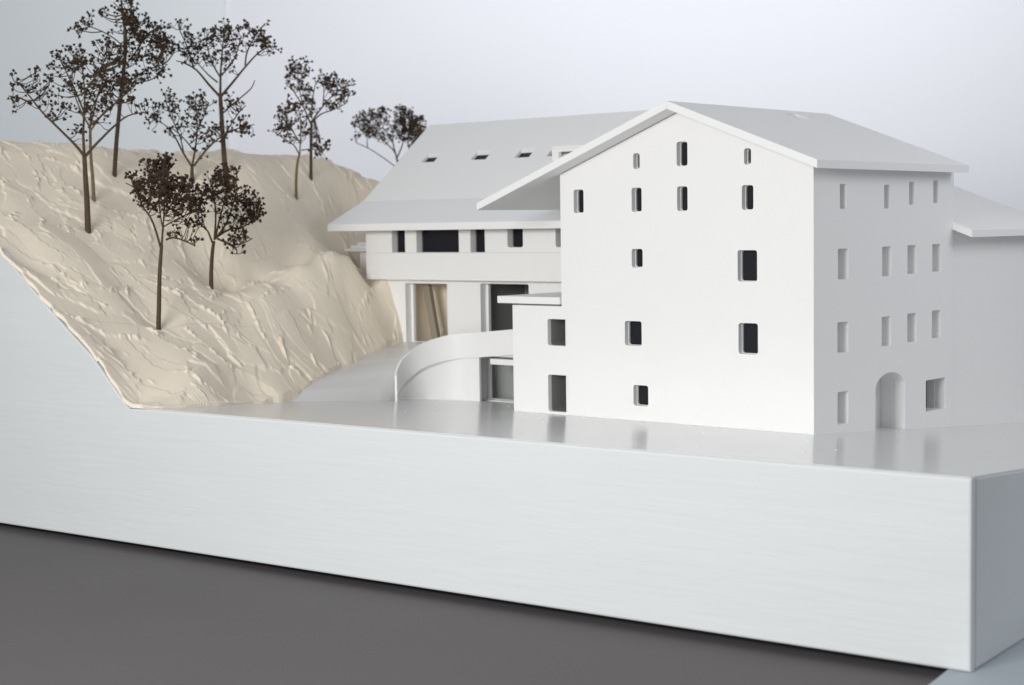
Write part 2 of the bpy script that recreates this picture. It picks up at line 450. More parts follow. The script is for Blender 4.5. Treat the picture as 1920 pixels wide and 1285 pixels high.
# ================================================================= ramp with its curved parapet
ZB = [-0.017, 0.022, 0.065, 0.10, 0.14, 0.164, 0.183, 0.194, 0.200, 0.205]
ARC_R = 0.28
ac = Vector((-2.73, 0.04)) + Vector((1, 1)) * (ARC_R * 0.7071)


def arc(t, r=ARC_R):          # t 0..1 along the bend, then straight on
    th = math.radians(135 * (1 - t)) if t <= 1 else 0
    p = ac + r * Vector((-math.sin(th), math.cos(th)))
    if t > 1:
        p = p + Vector(((t - 1), 0.02 * (t - 1)))
    return p


def arc_z(t):
    if t >= 1:
        return 0.205 + 0.05 * min(1, (t - 1) / 0.5)
    s = t * 9
    i = int(s)
    return ZB[i] + (ZB[min(9, i + 1)] - ZB[i]) * (s - i)


TT = [i / 40 for i in range(41)] + [1.1, 1.25, 1.5, 1.72]


def swept(name, off0, off1, zlow, zhigh, material, parent, org, tmax=9, tmin=0):
    bm = bmesh.new()
    rows = []
    for t in [q for q in TT if tmin <= q <= tmax]:
        a, b = arc(t, ARC_R + off0), arc(t, ARC_R + off1)
        z0, z1 = zlow(t, a), zhigh(t, a)
        rows.append([bm.verts.new((a.x, a.y, z0)), bm.verts.new((a.x, a.y, z1)), bm.verts.new((b.x, b.y, z1)), bm.verts.new((b.x, b.y, z0))])
    for r, s in zip(rows, rows[1:]):
        for i in range(4):
            f = bm.faces.new((r[i], r[(i + 1) % 4], s[(i + 1) % 4], s[i]))
            f.smooth = i in (0, 2)
    bm.faces.new(rows[0])
    bm.faces.new(rows[-1][::-1])
    me = bm_mesh(name, bm)
    o = link_mesh(name, me, material, parent, org)
    sharp_by_angle(o)
    return o


def sharp_by_angle(o, ang=40):
    bm = bmesh.new()
    bm.from_mesh(o.data)
    for e in bm.edges:
        if len(e.link_faces) == 2 and e.calc_face_angle(0) > math.radians(ang):
            e.smooth = False
    bm.to_mesh(o.data)
    bm.free()


CO = (-2.6, 0.35, 0)
cp = thing("curved_parapet", "curved white parapet wall rising along the ramp beside the gabled house annex", "parapet wall", CO)
swept("parapet", 0.0, 0.013, lambda t, p: arc_z(t), lambda t, p: arc_z(t) + 0.145, M_WHITE, cp, CO)
swept("retaining_wall", 0.0135, 0.03, lambda t, p: ground_z(p.x, p.y) - 0.03, lambda t, p: max(arc_z(t) + 0.012, ground_z(p.x, p.y) + 0.002), M_WHITE, cp, CO, 0.98, 0.12)

RAMP_OUT = [(-2.778, -0.905, 0.052), (-2.815, -0.728, 0.085), (-2.92, -0.466, 0.115), (-3.10, -0.043, 0.16), (-3.202, 0.308, 0.215), (-3.256, 0.617, 0.267)]


def ramp_out(t):
    s = min(t, 1) * 5
    i = min(int(s), 4)
    return Vector(RAMP_OUT[i]).lerp(Vector(RAMP_OUT[i + 1]), s - i)


bm = bmesh.new()
rows = []
for t in TT:
    p = arc(t, ARC_R + 0.013)
    zi = arc_z(t) + 0.057 * t
    if t >= 1:
        zi = 0.262
    inner = Vector((p.x, p.y, zi))
    if t <= 1:
        o = ramp_out(t)
        side = Vector((o.x - p.x, o.y - p.y, 0))
        o = o + Vector((-0.10, 0 if t > 0.9 else -0.03, -0.004))
    else:
        f = (t - 1) / 0.72
        xx = -3.256 + (3.256 - 1.81) * f
        o = Vector((xx, 0.7245 + 0.0337 * xx, 0.264))
    row = [bm.verts.new(inner.lerp(o, k / 8)) for k in range(9)]
    row = [bm.verts.new((inner.x, inner.y, inner.z - 0.05))] + row
    rows.append(row)
for r, s in zip(rows, rows[1:]):
    for i in range(9):
        f = bm.faces.new((r[i], r[i + 1], s[i + 1], s[i]))
        f.smooth = i > 0
rm = link_mesh("ramp", bm_mesh("ramp", bm), M_RAMP)
tag(rm, "smooth pale grey ramp curling up between the plaster slope and the curved parapet", None, None, "structure")
# small landing slab between parapet and annex
cs = box("landing_slab", -2.44, -1.82, 0.505, 0.63, 0.170, 0.202, M_WHITE)
tag(cs, "small white landing slab under the parapet above the recessed lower door", "slab")
cs.data.transform(Matrix.Translation((2.1, -0.56, -0.17)))
cs.location = (-2.1, 0.56, 0.17)

# steps at the end of the long house
so = Vector((-3.75, 0.9, 0.72))
srot = Matrix.Rotation(ROT_L, 4, 'Z') @ so
ss = thing("garden_steps", "small flight of white steps between the plaster slope and the end of the long house", "steps", srot, ROT_L)
for k, (xa, y0, z0, z1) in enumerate(((-3.80, 0.93, 0.70, 0.8125), (-3.888, 0.875, 0.813, 0.831), (-3.845, 0.895, 0.832, 0.851), (-3.82, 0.93, 0.852, 0.871))):
    box("step", xa, XL - 0.001, y0, 1.3, z0, z1, M_WHITE, ss, tuple(so), bevel=0.001)

# tiny flakes of paint and plaster lying on the ground sheet
frnd = random.Random(3)
FV, FF = [], []
for i in range(15):
    if i < 3:
        x, y = ((-2.10, 0.28), (-2.05, -0.35), (-1.55, -0.22))[i]
    else:
        x, y = frnd.uniform(-2.4, 1.3), frnd.uniform(-1.3, -0.1)
    z = ground_z(x, y)
    r = frnd.uniform(0.003, 0.007) * (1.7 if i < 3 else 1)
    j = len(FV)
    for k in range(5):
        a = k * 1.2566 + frnd.uniform(-0.3, 0.3)
        FV.append((x + r * math.cos(a) * frnd.uniform(0.6, 1.6), y + r * math.sin(a), z + 0.0006))
    FV.append((x, y, z + r * 0.6))
    FF += [(j + k, j + (k + 1) % 5, j + 5) for k in range(5)]
me = bpy.data.meshes.new("plaster_crumbs")
me.from_pydata(FV, [], FF)
tag(link_mesh("plaster_crumbs", me, M_WHITE), "tiny white plaster crumbs scattered over the glossy ground sheet", "crumbs", None, "stuff")

HILL_POINTS = [(-3.64, -1.878, 0.888), (-3.475, -1.862, 0.766), (-3.314, -1.847, 0.634), (-3.136, -1.83, 0.504), (-2.962, -1.813, 0.378), (-2.831, -1.801, 0.253), (-2.701, -1.788, 0.138), (-4.2, -1.931, 1.2), (-4.8, -1.989, 1.42), (-5.6, -2.065, 1.5), (-2.698, -1.7, 0.114), (-2.55, -1.652, 0.111), (-2.431, -1.553, 0.105), (-2.447, -1.33, 0.088), (-2.748, -0.931, 0.056), (-2.778, -0.905, 0.052), (-2.815, -0.728, 0.085), (-2.92, -0.466, 0.115), (-3.1, -0.043, 0.16), (-3.202, 0.308, 0.215), (-3.256, 0.617, 0.267), (-3.283, 0.615, 0.364), (-3.317, 0.614, 0.462), (-3.346, 0.613, 0.543), (-3.38, 0.612, 0.635), (-4.732, -1.601, 1.478), (-5.038, -1.432, 1.448), (-5.782, -1.019, 1.228), (-4.645, -1.251, 1.472), (-4.945, -1.071, 1.442), (-5.673, -0.632, 1.222), (-4.573, -0.945, 1.468), (-4.867, -0.756, 1.438), (-5.582, -0.296, 1.218), (-4.486, -0.635, 1.447), (-4.775, -0.437, 1.417), (-5.475, 0.045, 1.197), (-4.426, -0.292, 1.436), (-4.708, -0.085, 1.406), (-5.394, 0.418, 1.186), (-4.367, 0.197, 1.432), (-4.64, 0.415, 1.402), (-5.304, 0.946, 1.182), (-4.373, 0.506, 1.425), (-4.641, 0.73, 1.395), (-5.293, 1.275, 1.175), (-4.39, 0.793, 1.418), (-4.655, 1.023, 1.388), (-5.296, 1.58, 1.168), (-4.386, 1.024, 1.39), (-4.647, 1.258, 1.36), (-5.279, 1.826, 1.14), (-4.389, 1.17, 1.361), (-4.647, 1.407, 1.331), (-5.274, 1.981, 1.111), (-4.336, 1.447, 1.272), (-4.589, 1.688, 1.242), (-5.204, 2.275, 1.022), (-3.481, -0.537, 0.61), (-3.607, -0.438, 0.58), (-3.502, -0.325, 0.675), (-3.626, -0.223, 0.645), (-3.495, -0.006, 0.74), (-3.615, 0.099, 0.71), (-3.47, 0.249, 0.797), (-3.588, 0.356, 0.767), (-3.494, 0.4, 0.768), (-3.611, 0.509, 0.738), (-3.77, -0.099, 0.837), (-3.756, 0.227, 0.928), (-3.99, 0.792, 0.894), (-4.168, 0.592, 1.166), (-4.208, 0.998, 1.115), (-3.959, 0.065, 1.062), (-3.789, -0.281, 0.935), (-3.668, -1.614, 0.841), (-4.023, -1.381, 1.069), (-4.288, -1.205, 1.253), (-3.369, -1.546, 0.62), (-3.614, -1.376, 0.779), (-3.867, -1.2, 0.954), (-4.184, -0.978, 1.192), (-2.919, -1.448, 0.274), (-3.212, -1.226, 0.463), (-3.558, -0.965, 0.709), (-3.858, -0.737, 0.942), (-4.158, -0.508, 1.194), (-2.796, -1.132, 0.229), (-3.168, -0.83, 0.419), (-3.066, -0.393, 0.248), (-3.25, -0.227, 0.443), (-3.398, -0.093, 0.619), (-3.242, 0.134, 0.361), (-3.377, 0.265, 0.573), (-3.86, 0.74, 0.72), (-3.72, 0.78, 0.7), (-3.9, 0.95, 0.78), (-3.49, 0.53, 0.585), (-3.53, 0.62, 0.65), (-3.6, 0.8, 0.69), (-3.6, 1.3, 0.95), (-3.0, 2.2, 1.1), (-1.5, 2.4, 0.9), (-1.5, 3.3, 0.9)]
TREES = [
    {'base': [-3.8676, -1.1993, 0.9542], 'trunk': [(-0.0002, -0.0059), (-0.0002, 0.1699), (-0.0041, 0.316), (-0.0064, 0.4239)], 'limbs': [[(-0.0064, 0.4239), (-0.057, 0.4858), (-0.1362, 0.5654), (-0.2408, 0.6686), (-0.3107, 0.7566), (-0.3891, 0.8504)], [(-0.0064, 0.4239), (-0.0168, 0.5492), (-0.0158, 0.6653), (-0.0177, 0.7813), (-0.041, 0.9552)], [(-0.0158, 0.6653), (-0.0756, 0.7966), (-0.1305, 0.8987), (-0.18, 0.9861)], [(-0.0005, 0.4238), (0.0546, 0.4958), (0.1367, 0.5905), (0.2059, 0.6505), (0.2943, 0.6724)], [(0.0193, 0.5777), (0.0948, 0.6492), (0.1702, 0.7206), (0.2605, 0.8062)], [(-0.0129, 0.7523), (0.0581, 0.867), (0.1057, 0.9819)], [(-0.2831, 0.7127), (-0.3404, 0.7426), (-0.3927, 0.752)]], 'clusters': [(-0.3373, 0.8294, 0.094, 0.0823, 26), (-0.3264, 0.7279, 0.0705, 0.0529, 18), (-0.2362, 0.799, 0.094, 0.1176, 34), (-0.1295, 0.9276, 0.1117, 0.0999, 60), (-0.0406, 0.9696, 0.1058, 0.0705, 40), (-0.0012, 0.839, 0.1176, 0.1176, 62), (-0.1073, 0.7247, 0.1117, 0.1117, 40), (-0.1829, 0.6533, 0.0764, 0.0529, 16), (0.1198, 0.9673, 0.1117, 0.0999, 60), (0.1725, 0.793, 0.1176, 0.1234, 60), (0.066, 0.6641, 0.0999, 0.0882, 34), (0.2573, 0.7048, 0.0823, 0.0647, 24), (-0.0402, 0.5495, 0.0705, 0.0411, 12)], 'w': 0.0162},
    {'base': [-4.0999, -0.9982, 1.126], 'trunk': [(-0.0002, -0.006), (-0.002, 0.1239), (-0.0091, 0.2747), (-0.0071, 0.4251)], 'limbs': [[(-0.0071, 0.4251), (0.016, 0.5748), (0.0511, 0.724), (0.0696, 0.8283)], [(-0.0046, 0.41), (0.0745, 0.514), (0.1675, 0.5876), (0.2614, 0.691)], [(-0.0071, 0.4251), (-0.061, 0.531), (-0.1022, 0.6514)], [(-0.0071, 0.4251), (0.006, 0.545), (0.0954, 0.6934), (0.2034, 0.7666)]], 'clusters': [(0.0701, 0.8432, 0.091, 0.0728, 26), (0.1728, 0.7521, 0.1092, 0.1032, 44), (0.2453, 0.6613, 0.0789, 0.0728, 24), (-0.0554, 0.6956, 0.091, 0.0789, 24), (0.1071, 0.5885, 0.091, 0.0728, 24), (0.0428, 0.4694, 0.0668, 0.0425, 8)], 'w': 0.0106},
    {'base': [-4.2562, -0.7482, 1.2727], 'trunk': [(-0.0002, -0.0062), (0.019, 0.2017), (0.0441, 0.4027), (0.0764, 0.6338), (0.0942, 0.8029), (0.0779, 0.972)], 'limbs': [[(0.0764, 0.6338), (0.0709, 0.8494), (0.0619, 0.9569), (0.0054, 1.0344)], [(0.0923, 0.7414), (0.0505, 0.7943), (-0.0256, 0.8446), (-0.1237, 0.8829)], [(-0.0256, 0.8446), (-0.0787, 0.8362), (-0.1405, 0.8463)], [(0.0961, 0.6644), (0.1513, 0.7406), (0.2159, 0.8165), (0.2921, 0.7693)], [(0.0769, 0.9414), (0.1275, 0.9713), (0.1779, 0.8939)], [(0.1031, 0.6889), (0.1812, 0.7001), (0.2744, 0.6987), (0.3202, 0.6673)], [(0.062, 0.5724), (0.1456, 0.5557), (0.2396, 0.5759), (0.2878, 0.6246)], [(0.0606, 0.5261), (0.1149, 0.5716), (0.1946, 0.6321), (0.2889, 0.6616)], [(0.0779, 0.972), (0.0713, 1.0579), (0.0806, 1.1558)], [(0.0528, 0.4799), (0.107, 0.5162), (0.1671, 0.5461)]], 'clusters': [(0.1004, 1.0943, 0.0625, 0.0813, 30), (0.1182, 0.9715, 0.0625, 0.075, 48), (0.1774, 0.8785, 0.075, 0.0875, 70), (0.2469, 0.8161, 0.0813, 0.075, 90), (0.3074, 0.7598, 0.0563, 0.0688, 60), (0.2898, 0.6924, 0.0625, 0.05, 36), (-0.0284, 0.949, 0.0688, 0.0313, 16), (-0.1405, 0.8463, 0.0438, 0.0313, 18), (-0.0826, 0.9069, 0.0563, 0.0438, 16), (0.1373, 0.7869, 0.0563, 0.075, 30), (0.2094, 0.6072, 0.1, 0.0563, 30), (0.1499, 0.6944, 0.0625, 0.05, 18), (0.2879, 0.6308, 0.0563, 0.0438, 14), (0.1237, 0.8486, 0.0438, 0.0625, 20), (0.0315, 0.8806, 0.05, 0.0375, 8)], 'w': 0.0125},
    {'base': [-4.1325, -0.2764, 1.2425], 'trunk': [(-0.0002, -0.0064), (-0.0018, 0.048), (-0.0002, 0.1056)], 'limbs': [[(-0.0034, 0.1056), (-0.0619, 0.1927), (-0.123, 0.2989), (-0.1852, 0.3636), (-0.2642, 0.4029)], [(-0.0002, 0.1056), (0.0133, 0.2395), (0.011, 0.383), (-0.0141, 0.5106)], [(0.0095, 0.1054), (0.0826, 0.1906), (0.1648, 0.2628), (0.2626, 0.3156), (0.3917, 0.3456)], [(-0.0463, 0.1765), (-0.0751, 0.2887), (-0.1355, 0.4169), (-0.1651, 0.4969)], [(0.011, 0.2714), (0.0559, 0.3823), (0.0911, 0.4931)], [(0.0122, 0.2012), (-0.0433, 0.2786), (-0.1058, 0.3369)], [(0.1975, 0.2847), (0.2651, 0.4111), (0.3149, 0.474)]], 'clusters': [(-0.2316, 0.4183, 0.0707, 0.0707, 28), (-0.1491, 0.4967, 0.0707, 0.0772, 34), (-0.1053, 0.3528, 0.0836, 0.0772, 34), (-0.2881, 0.3555, 0.0322, 0.0257, 5), (-0.0215, 0.4789, 0.0514, 0.0836, 34), (0.0582, 0.4618, 0.0643, 0.0772, 34), (0.038, 0.3189, 0.0772, 0.0707, 30), (0.0839, 0.2385, 0.0772, 0.0643, 20), (0.2344, 0.4593, 0.0772, 0.0643, 28), (0.2955, 0.347, 0.0965, 0.0643, 40), (0.3588, 0.3142, 0.045, 0.0322, 10), (0.1824, 0.3168, 0.0514, 0.0707, 20), (0.0404, 0.1753, 0.0386, 0.0322, 7)], 'w': 0.0129},
    {'base': [-4.1257, -0.0228, 1.2447], 'trunk': [(-0.0035, -0.0097), (-0.0115, 0.1793), (-0.0192, 0.3744), (-0.0245, 0.5365)], 'limbs': [[(-0.0311, 0.5366), (-0.0976, 0.6088), (-0.1765, 0.7004), (-0.2566, 0.7468), (-0.3051, 0.7604)], [(-0.0245, 0.5365), (-0.0275, 0.6659), (-0.0239, 0.795), (-0.0167, 0.9398)], [(-0.018, 0.5364), (0.0494, 0.6163), (0.127, 0.7121), (0.2175, 0.8076), (0.2932, 0.8387)], [(-0.0386, 0.6176), (-0.0959, 0.6669), (-0.1528, 0.7323)], [(-0.0279, 0.6498), (-0.0774, 0.7474), (-0.1063, 0.8768)], [(-0.021, 0.6658), (0.0696, 0.7614), (0.1219, 0.8895)], [(0.1272, 0.7218), (0.1361, 0.8088), (0.1878, 0.9208), (0.2385, 0.9908)], [(-0.1926, 0.7071), (-0.2216, 0.8301), (-0.2672, 0.9435)], [(-0.0111, 0.4327), (0.0627, 0.5029), (0.1464, 0.5826), (0.1707, 0.6372)]], 'clusters': [(-0.2732, 0.9597, 0.0459, 0.0393, 14), (-0.2374, 0.8465, 0.0852, 0.0721, 48), (-0.184, 0.7812, 0.0786, 0.059, 36), (-0.1063, 0.8768, 0.0655, 0.0786, 40), (-0.0074, 0.9236, 0.0786, 0.0721, 50), (-0.0011, 0.7947, 0.0852, 0.0917, 44), (0.0885, 0.8578, 0.0655, 0.0721, 34), (0.1395, 0.9376, 0.0655, 0.0459, 24), (0.2256, 0.8719, 0.0655, 0.0393, 50), (0.2828, 0.8131, 0.0459, 0.0295, 18), (0.2049, 0.9527, 0.0393, 0.0328, 10), (-0.0611, 0.7471, 0.059, 0.0459, 18), (0.052, 0.7132, 0.059, 0.0328, 8)], 'w': 0.0164},
    {'base': [-3.2131, -1.2258, 0.463], 'trunk': [(-0.0002, -0.0056), (0.0064, 0.1177), (0.0134, 0.2575), (0.0219, 0.3551), (0.0296, 0.4247)], 'limbs': [[(0.0237, 0.4136), (-0.0097, 0.5088), (-0.0438, 0.5789), (-0.0895, 0.6351), (-0.1097, 0.6993), (-0.1421, 0.733), (-0.1859, 0.7558)], [(0.0296, 0.4247), (0.0461, 0.508), (0.0593, 0.5774), (0.0797, 0.702)], [(0.0461, 0.508), (0.0263, 0.5917), (0.0177, 0.6752), (0.0321, 0.7859)], [(0.0521, 0.5218), (0.123, 0.5625), (0.1936, 0.5948), (0.2353, 0.5887)], [(0.0528, 0.4522), (0.0922, 0.4628), (0.1475, 0.4453), (0.2025, 0.4166)], [(-0.052, 0.5846), (-0.0143, 0.634), (0.0288, 0.675)], [(-0.1367, 0.7274), (-0.1496, 0.7608), (-0.16, 0.7832)], [(0.0593, 0.5774), (0.1258, 0.6597), (0.1836, 0.7282)]], 'clusters': [(-0.1434, 0.7801, 0.0336, 0.0196, 14), (-0.0873, 0.7045, 0.056, 0.056, 50), (-0.0087, 0.8142, 0.0504, 0.056, 60), (0.0338, 0.8412, 0.0448, 0.0448, 56), (0.0026, 0.7309, 0.0784, 0.0672, 76), (0.0861, 0.7297, 0.0728, 0.0672, 70), (0.1549, 0.7009, 0.084, 0.0784, 100), (0.1386, 0.6179, 0.0953, 0.0728, 100), (0.2094, 0.6585, 0.0392, 0.0672, 46), (0.0275, 0.6334, 0.0672, 0.0392, 30), (0.1775, 0.52, 0.056, 0.0336, 22), (0.1205, 0.4791, 0.0504, 0.0224, 12), (0.1835, 0.4364, 0.0336, 0.0224, 8), (-0.056, 0.6346, 0.0448, 0.0392, 26)], 'w': 0.0119},
    {'base': [-3.4908, -0.6578, 0.6241], 'trunk': [(-0.0002, -0.006), (0.0029, 0.1048), (0.0118, 0.2094), (0.0227, 0.2779)], 'limbs': [[(0.0135, 0.2691), (-0.0147, 0.3292), (-0.0378, 0.3593), (-0.0651, 0.4491)], [(0.0259, 0.2838), (0.0292, 0.4031), (0.0201, 0.5074), (0.0047, 0.5968)], [(0.032, 0.2897), (0.0971, 0.3723), (0.1447, 0.4758), (0.1773, 0.5794)], [(0.0382, 0.2986), (0.1112, 0.3422), (0.1863, 0.356), (0.2472, 0.3999)], [(0.044, 0.2895), (0.0942, 0.2679), (0.1387, 0.2523), (0.2049, 0.2663), (0.2533, 0.2894)], [(0.0323, 0.2987), (0.0688, 0.4323), (0.1177, 0.5803)], [(0.1387, 0.2523), (0.1558, 0.2222), (0.1523, 0.2043)], [(-0.0234, 0.3383), (-0.0606, 0.3984), (-0.0391, 0.5231)]], 'clusters': [(0.0149, 0.6412, 0.048, 0.036, 18), (-0.017, 0.5674, 0.0539, 0.0539, 40), (0.1189, 0.6248, 0.0779, 0.0539, 60), (0.1612, 0.5351, 0.0719, 0.0719, 66), (0.2342, 0.4745, 0.0599, 0.0659, 60), (0.1879, 0.4156, 0.0779, 0.0599, 60), (0.0705, 0.4918, 0.0599, 0.0779, 40), (0.112, 0.372, 0.0779, 0.048, 34), (0.2562, 0.3997, 0.036, 0.036, 16), (0.154, 0.267, 0.0539, 0.03, 26), (0.1997, 0.2962, 0.042, 0.03, 14), (0.1435, 0.2074, 0.042, 0.018, 8), (-0.051, 0.4191, 0.03, 0.0659, 24), (0.058, 0.5811, 0.048, 0.042, 22)], 'w': 0.012},
    {'base': [-4.1269, 0.5376, 1.1344], 'trunk': [(-0.0002, -0.0068), (-0.0006, 0.1157), (0.0091, 0.2344), (0.0281, 0.3155)], 'limbs': [[(0.0211, 0.3088), (-0.0117, 0.3635), (-0.0619, 0.3981), (-0.129, 0.4397)], [(0.0281, 0.3155), (0.0408, 0.4203), (0.0467, 0.5217), (0.0351, 0.6063)], [(0.0386, 0.3289), (0.1069, 0.3347), (0.1647, 0.327), (0.1993, 0.3502)], [(0.0328, 0.3696), (-0.0094, 0.4549), (-0.041, 0.5567)], [(-0.0284, 0.3773), (-0.0503, 0.4555), (-0.0754, 0.5403)]], 'clusters': [(-0.0929, 0.5237, 0.0478, 0.0752, 32), (-0.0402, 0.5905, 0.0547, 0.0615, 28), (-0.1116, 0.4564, 0.0342, 0.0273, 12), (-0.0265, 0.4551, 0.0547, 0.0615, 26), (0.0433, 0.5217, 0.0683, 0.0956, 34), (0.0753, 0.4367, 0.0478, 0.0615, 16), (0.1749, 0.3235, 0.0615, 0.041, 22), (0.1996, 0.3604, 0.0273, 0.0205, 6), (-0.0279, 0.3976, 0.0478, 0.0342, 10)], 'w': 0.0094},
    {'base': [-4.2759, 0.7953, 1.2812], 'trunk': [(-0.0002, -0.007), (0.0031, 0.1325), (0.0064, 0.2718), (0.0125, 0.383)], 'limbs': [[(0.0052, 0.3692), (-0.0276, 0.4635), (-0.0744, 0.5509), (-0.1177, 0.6381)], [(0.0125, 0.383), (0.0703, 0.462), (0.1422, 0.5477), (0.2311, 0.6157), (0.2907, 0.6218)], [(0.0122, 0.3691), (0.0695, 0.4273), (0.1578, 0.4607), (0.2284, 0.4944)], [(-0.0341, 0.4809), (-0.0588, 0.6199), (-0.0628, 0.7411)], [(0.0882, 0.4791), (0.091, 0.6004), (0.0581, 0.6875)], [(0.013, 0.4038), (0.0191, 0.5148), (0.039, 0.6185)]], 'clusters': [(-0.0561, 0.7306, 0.0772, 0.0561, 44), (-0.0828, 0.6376, 0.0772, 0.0702, 44), (-0.05, 0.5505, 0.0702, 0.0772, 36), (0.0187, 0.4975, 0.0561, 0.0772, 24), (0.0748, 0.6526, 0.0491, 0.0561, 20), (0.1263, 0.6172, 0.0772, 0.0702, 44), (0.2133, 0.5986, 0.0631, 0.0631, 40), (0.1589, 0.5128, 0.0842, 0.0631, 36), (0.2296, 0.5464, 0.0421, 0.0421, 16), (0.2663, 0.6256, 0.0351, 0.021, 8), (0.0313, 0.2889, 0.0421, 0.0772, 14), (0.0577, 0.2189, 0.0491, 0.0491, 12)], 'w': 0.0105},
    {'base': [-4.6247, 2.0103, 1.2509], 'trunk': [(-0.0001, -0.0077), (-0.0364, 0.1242), (-0.0543, 0.2016)], 'limbs': [[(-0.0581, 0.2016), (-0.0725, 0.2597), (-0.1408, 0.3339), (-0.1937, 0.3962)], [(-0.0651, 0.2403), (-0.0828, 0.3253), (-0.0772, 0.4137)], [(-0.0579, 0.2132), (-0.0134, 0.3089), (0.008, 0.4125)], [(-0.0257, 0.0777), (0.0667, 0.2384), (0.1234, 0.3723)], [(-0.029, 0.1047), (-0.0936, 0.1713), (-0.2083, 0.254), (-0.2657, 0.2895), (-0.3501, 0.3292)], [(-0.2657, 0.2895), (-0.2724, 0.3396), (-0.2558, 0.3894)], [(0.036, 0.2581), (0.0259, 0.3353), (0.039, 0.4121)], [(0.036, 0.2581), (0.0644, 0.3232), (0.1041, 0.3726)], [(-0.0257, 0.0777), (0.0264, 0.1618), (0.036, 0.2581)]], 'clusters': [(-0.3009, 0.4555, 0.0776, 0.0699, 46), (-0.2418, 0.5046, 0.0854, 0.0543, 46), (-0.2053, 0.3964, 0.0776, 0.0543, 36), (-0.1647, 0.4919, 0.0699, 0.0621, 34), (-0.0888, 0.4139, 0.0699, 0.0776, 30), (-0.1404, 0.3493, 0.0543, 0.0388, 10), (-0.0285, 0.5284, 0.0699, 0.0621, 44), (0.0285, 0.4699, 0.0932, 0.0854, 110), (0.0851, 0.3921, 0.0776, 0.0699, 80), (-0.0117, 0.3936, 0.0621, 0.0621, 30), (0.0452, 0.335, 0.0543, 0.0543, 26), (0.1245, 0.43, 0.0466, 0.0543, 30), (-0.3606, 0.3794, 0.0311, 0.0311, 8)], 'w': 0.0116}]

# ================================================================= plaster hill
HP = np.array(HILL_POINTS, dtype=float)


def tps_fit(xy, z, lam=1e-4):
    n = len(xy)
    d = np.linalg.norm(xy[:, None] - xy[None], axis=2)
    k = np.where(d > 0, d * d * np.log(d + 1e-12), 0) + lam * np.eye(n)
    p = np.c_[np.ones(n), xy]
    return np.linalg.solve(np.block([[k, p], [p.T, np.zeros((3, 3))]]), np.r_[z, 0, 0, 0])


HS = tps_fit(HP[:, :2], HP[:, 2])


def hill_z(xy):
    out = np.empty(len(xy))
    for i in range(0, len(xy), 20000):
        q = xy[i:i + 20000]
        d2 = ((q[:, None] - HP[None, :, :2]) ** 2).sum(2)
        out[i:i + 20000] = (0.5 * d2 * np.log(d2 + 1e-12)) @ HS[:len(HP)] + np.c_[np.ones(len(q)), q] @ HS[len(HP):]
    return out


rng = np.random.default_rng(11)
DX = 0.0052
gx = np.arange(-5.3, -2.60, DX)
gy = np.arange(-2.06, 2.45, DX)
NX, NY = len(gx), len(gy)
XX, YY = np.meshgrid(gx, gy, indexing='ij')
D = np.zeros((NX, NY))
for s in range(420):      # lumps of the thick coat
    cx, cy, rr = rng.uniform(gx[0], gx[-1]), rng.uniform(gy[0], gy[-1]), rng.uniform(0.06, 0.2)
    i0, i1 = np.searchsorted(gx, [cx - 2.5 * rr, cx + 2.5 * rr])
    j0, j1 = np.searchsorted(gy, [cy - 2.5 * rr, cy + 2.5 * rr])
    D[i0:i1, j0:j1] += rng.normal() * 0.085 * rr * np.exp(-((XX[i0:i1, j0:j1] - cx) ** 2 + (YY[i0:i1, j0:j1] - cy) ** 2) / rr ** 2)
LUMP = D.copy()
D = np.zeros((NX, NY))
JIT = rng.normal(size=(NX, NY))
for _ in range(2):
    JIT = (JIT + np.roll(JIT, 1, 0) + np.roll(JIT, 1, 1) + np.roll(JIT, -1, 0) + np.roll(JIT, -1, 1)) / 2.6
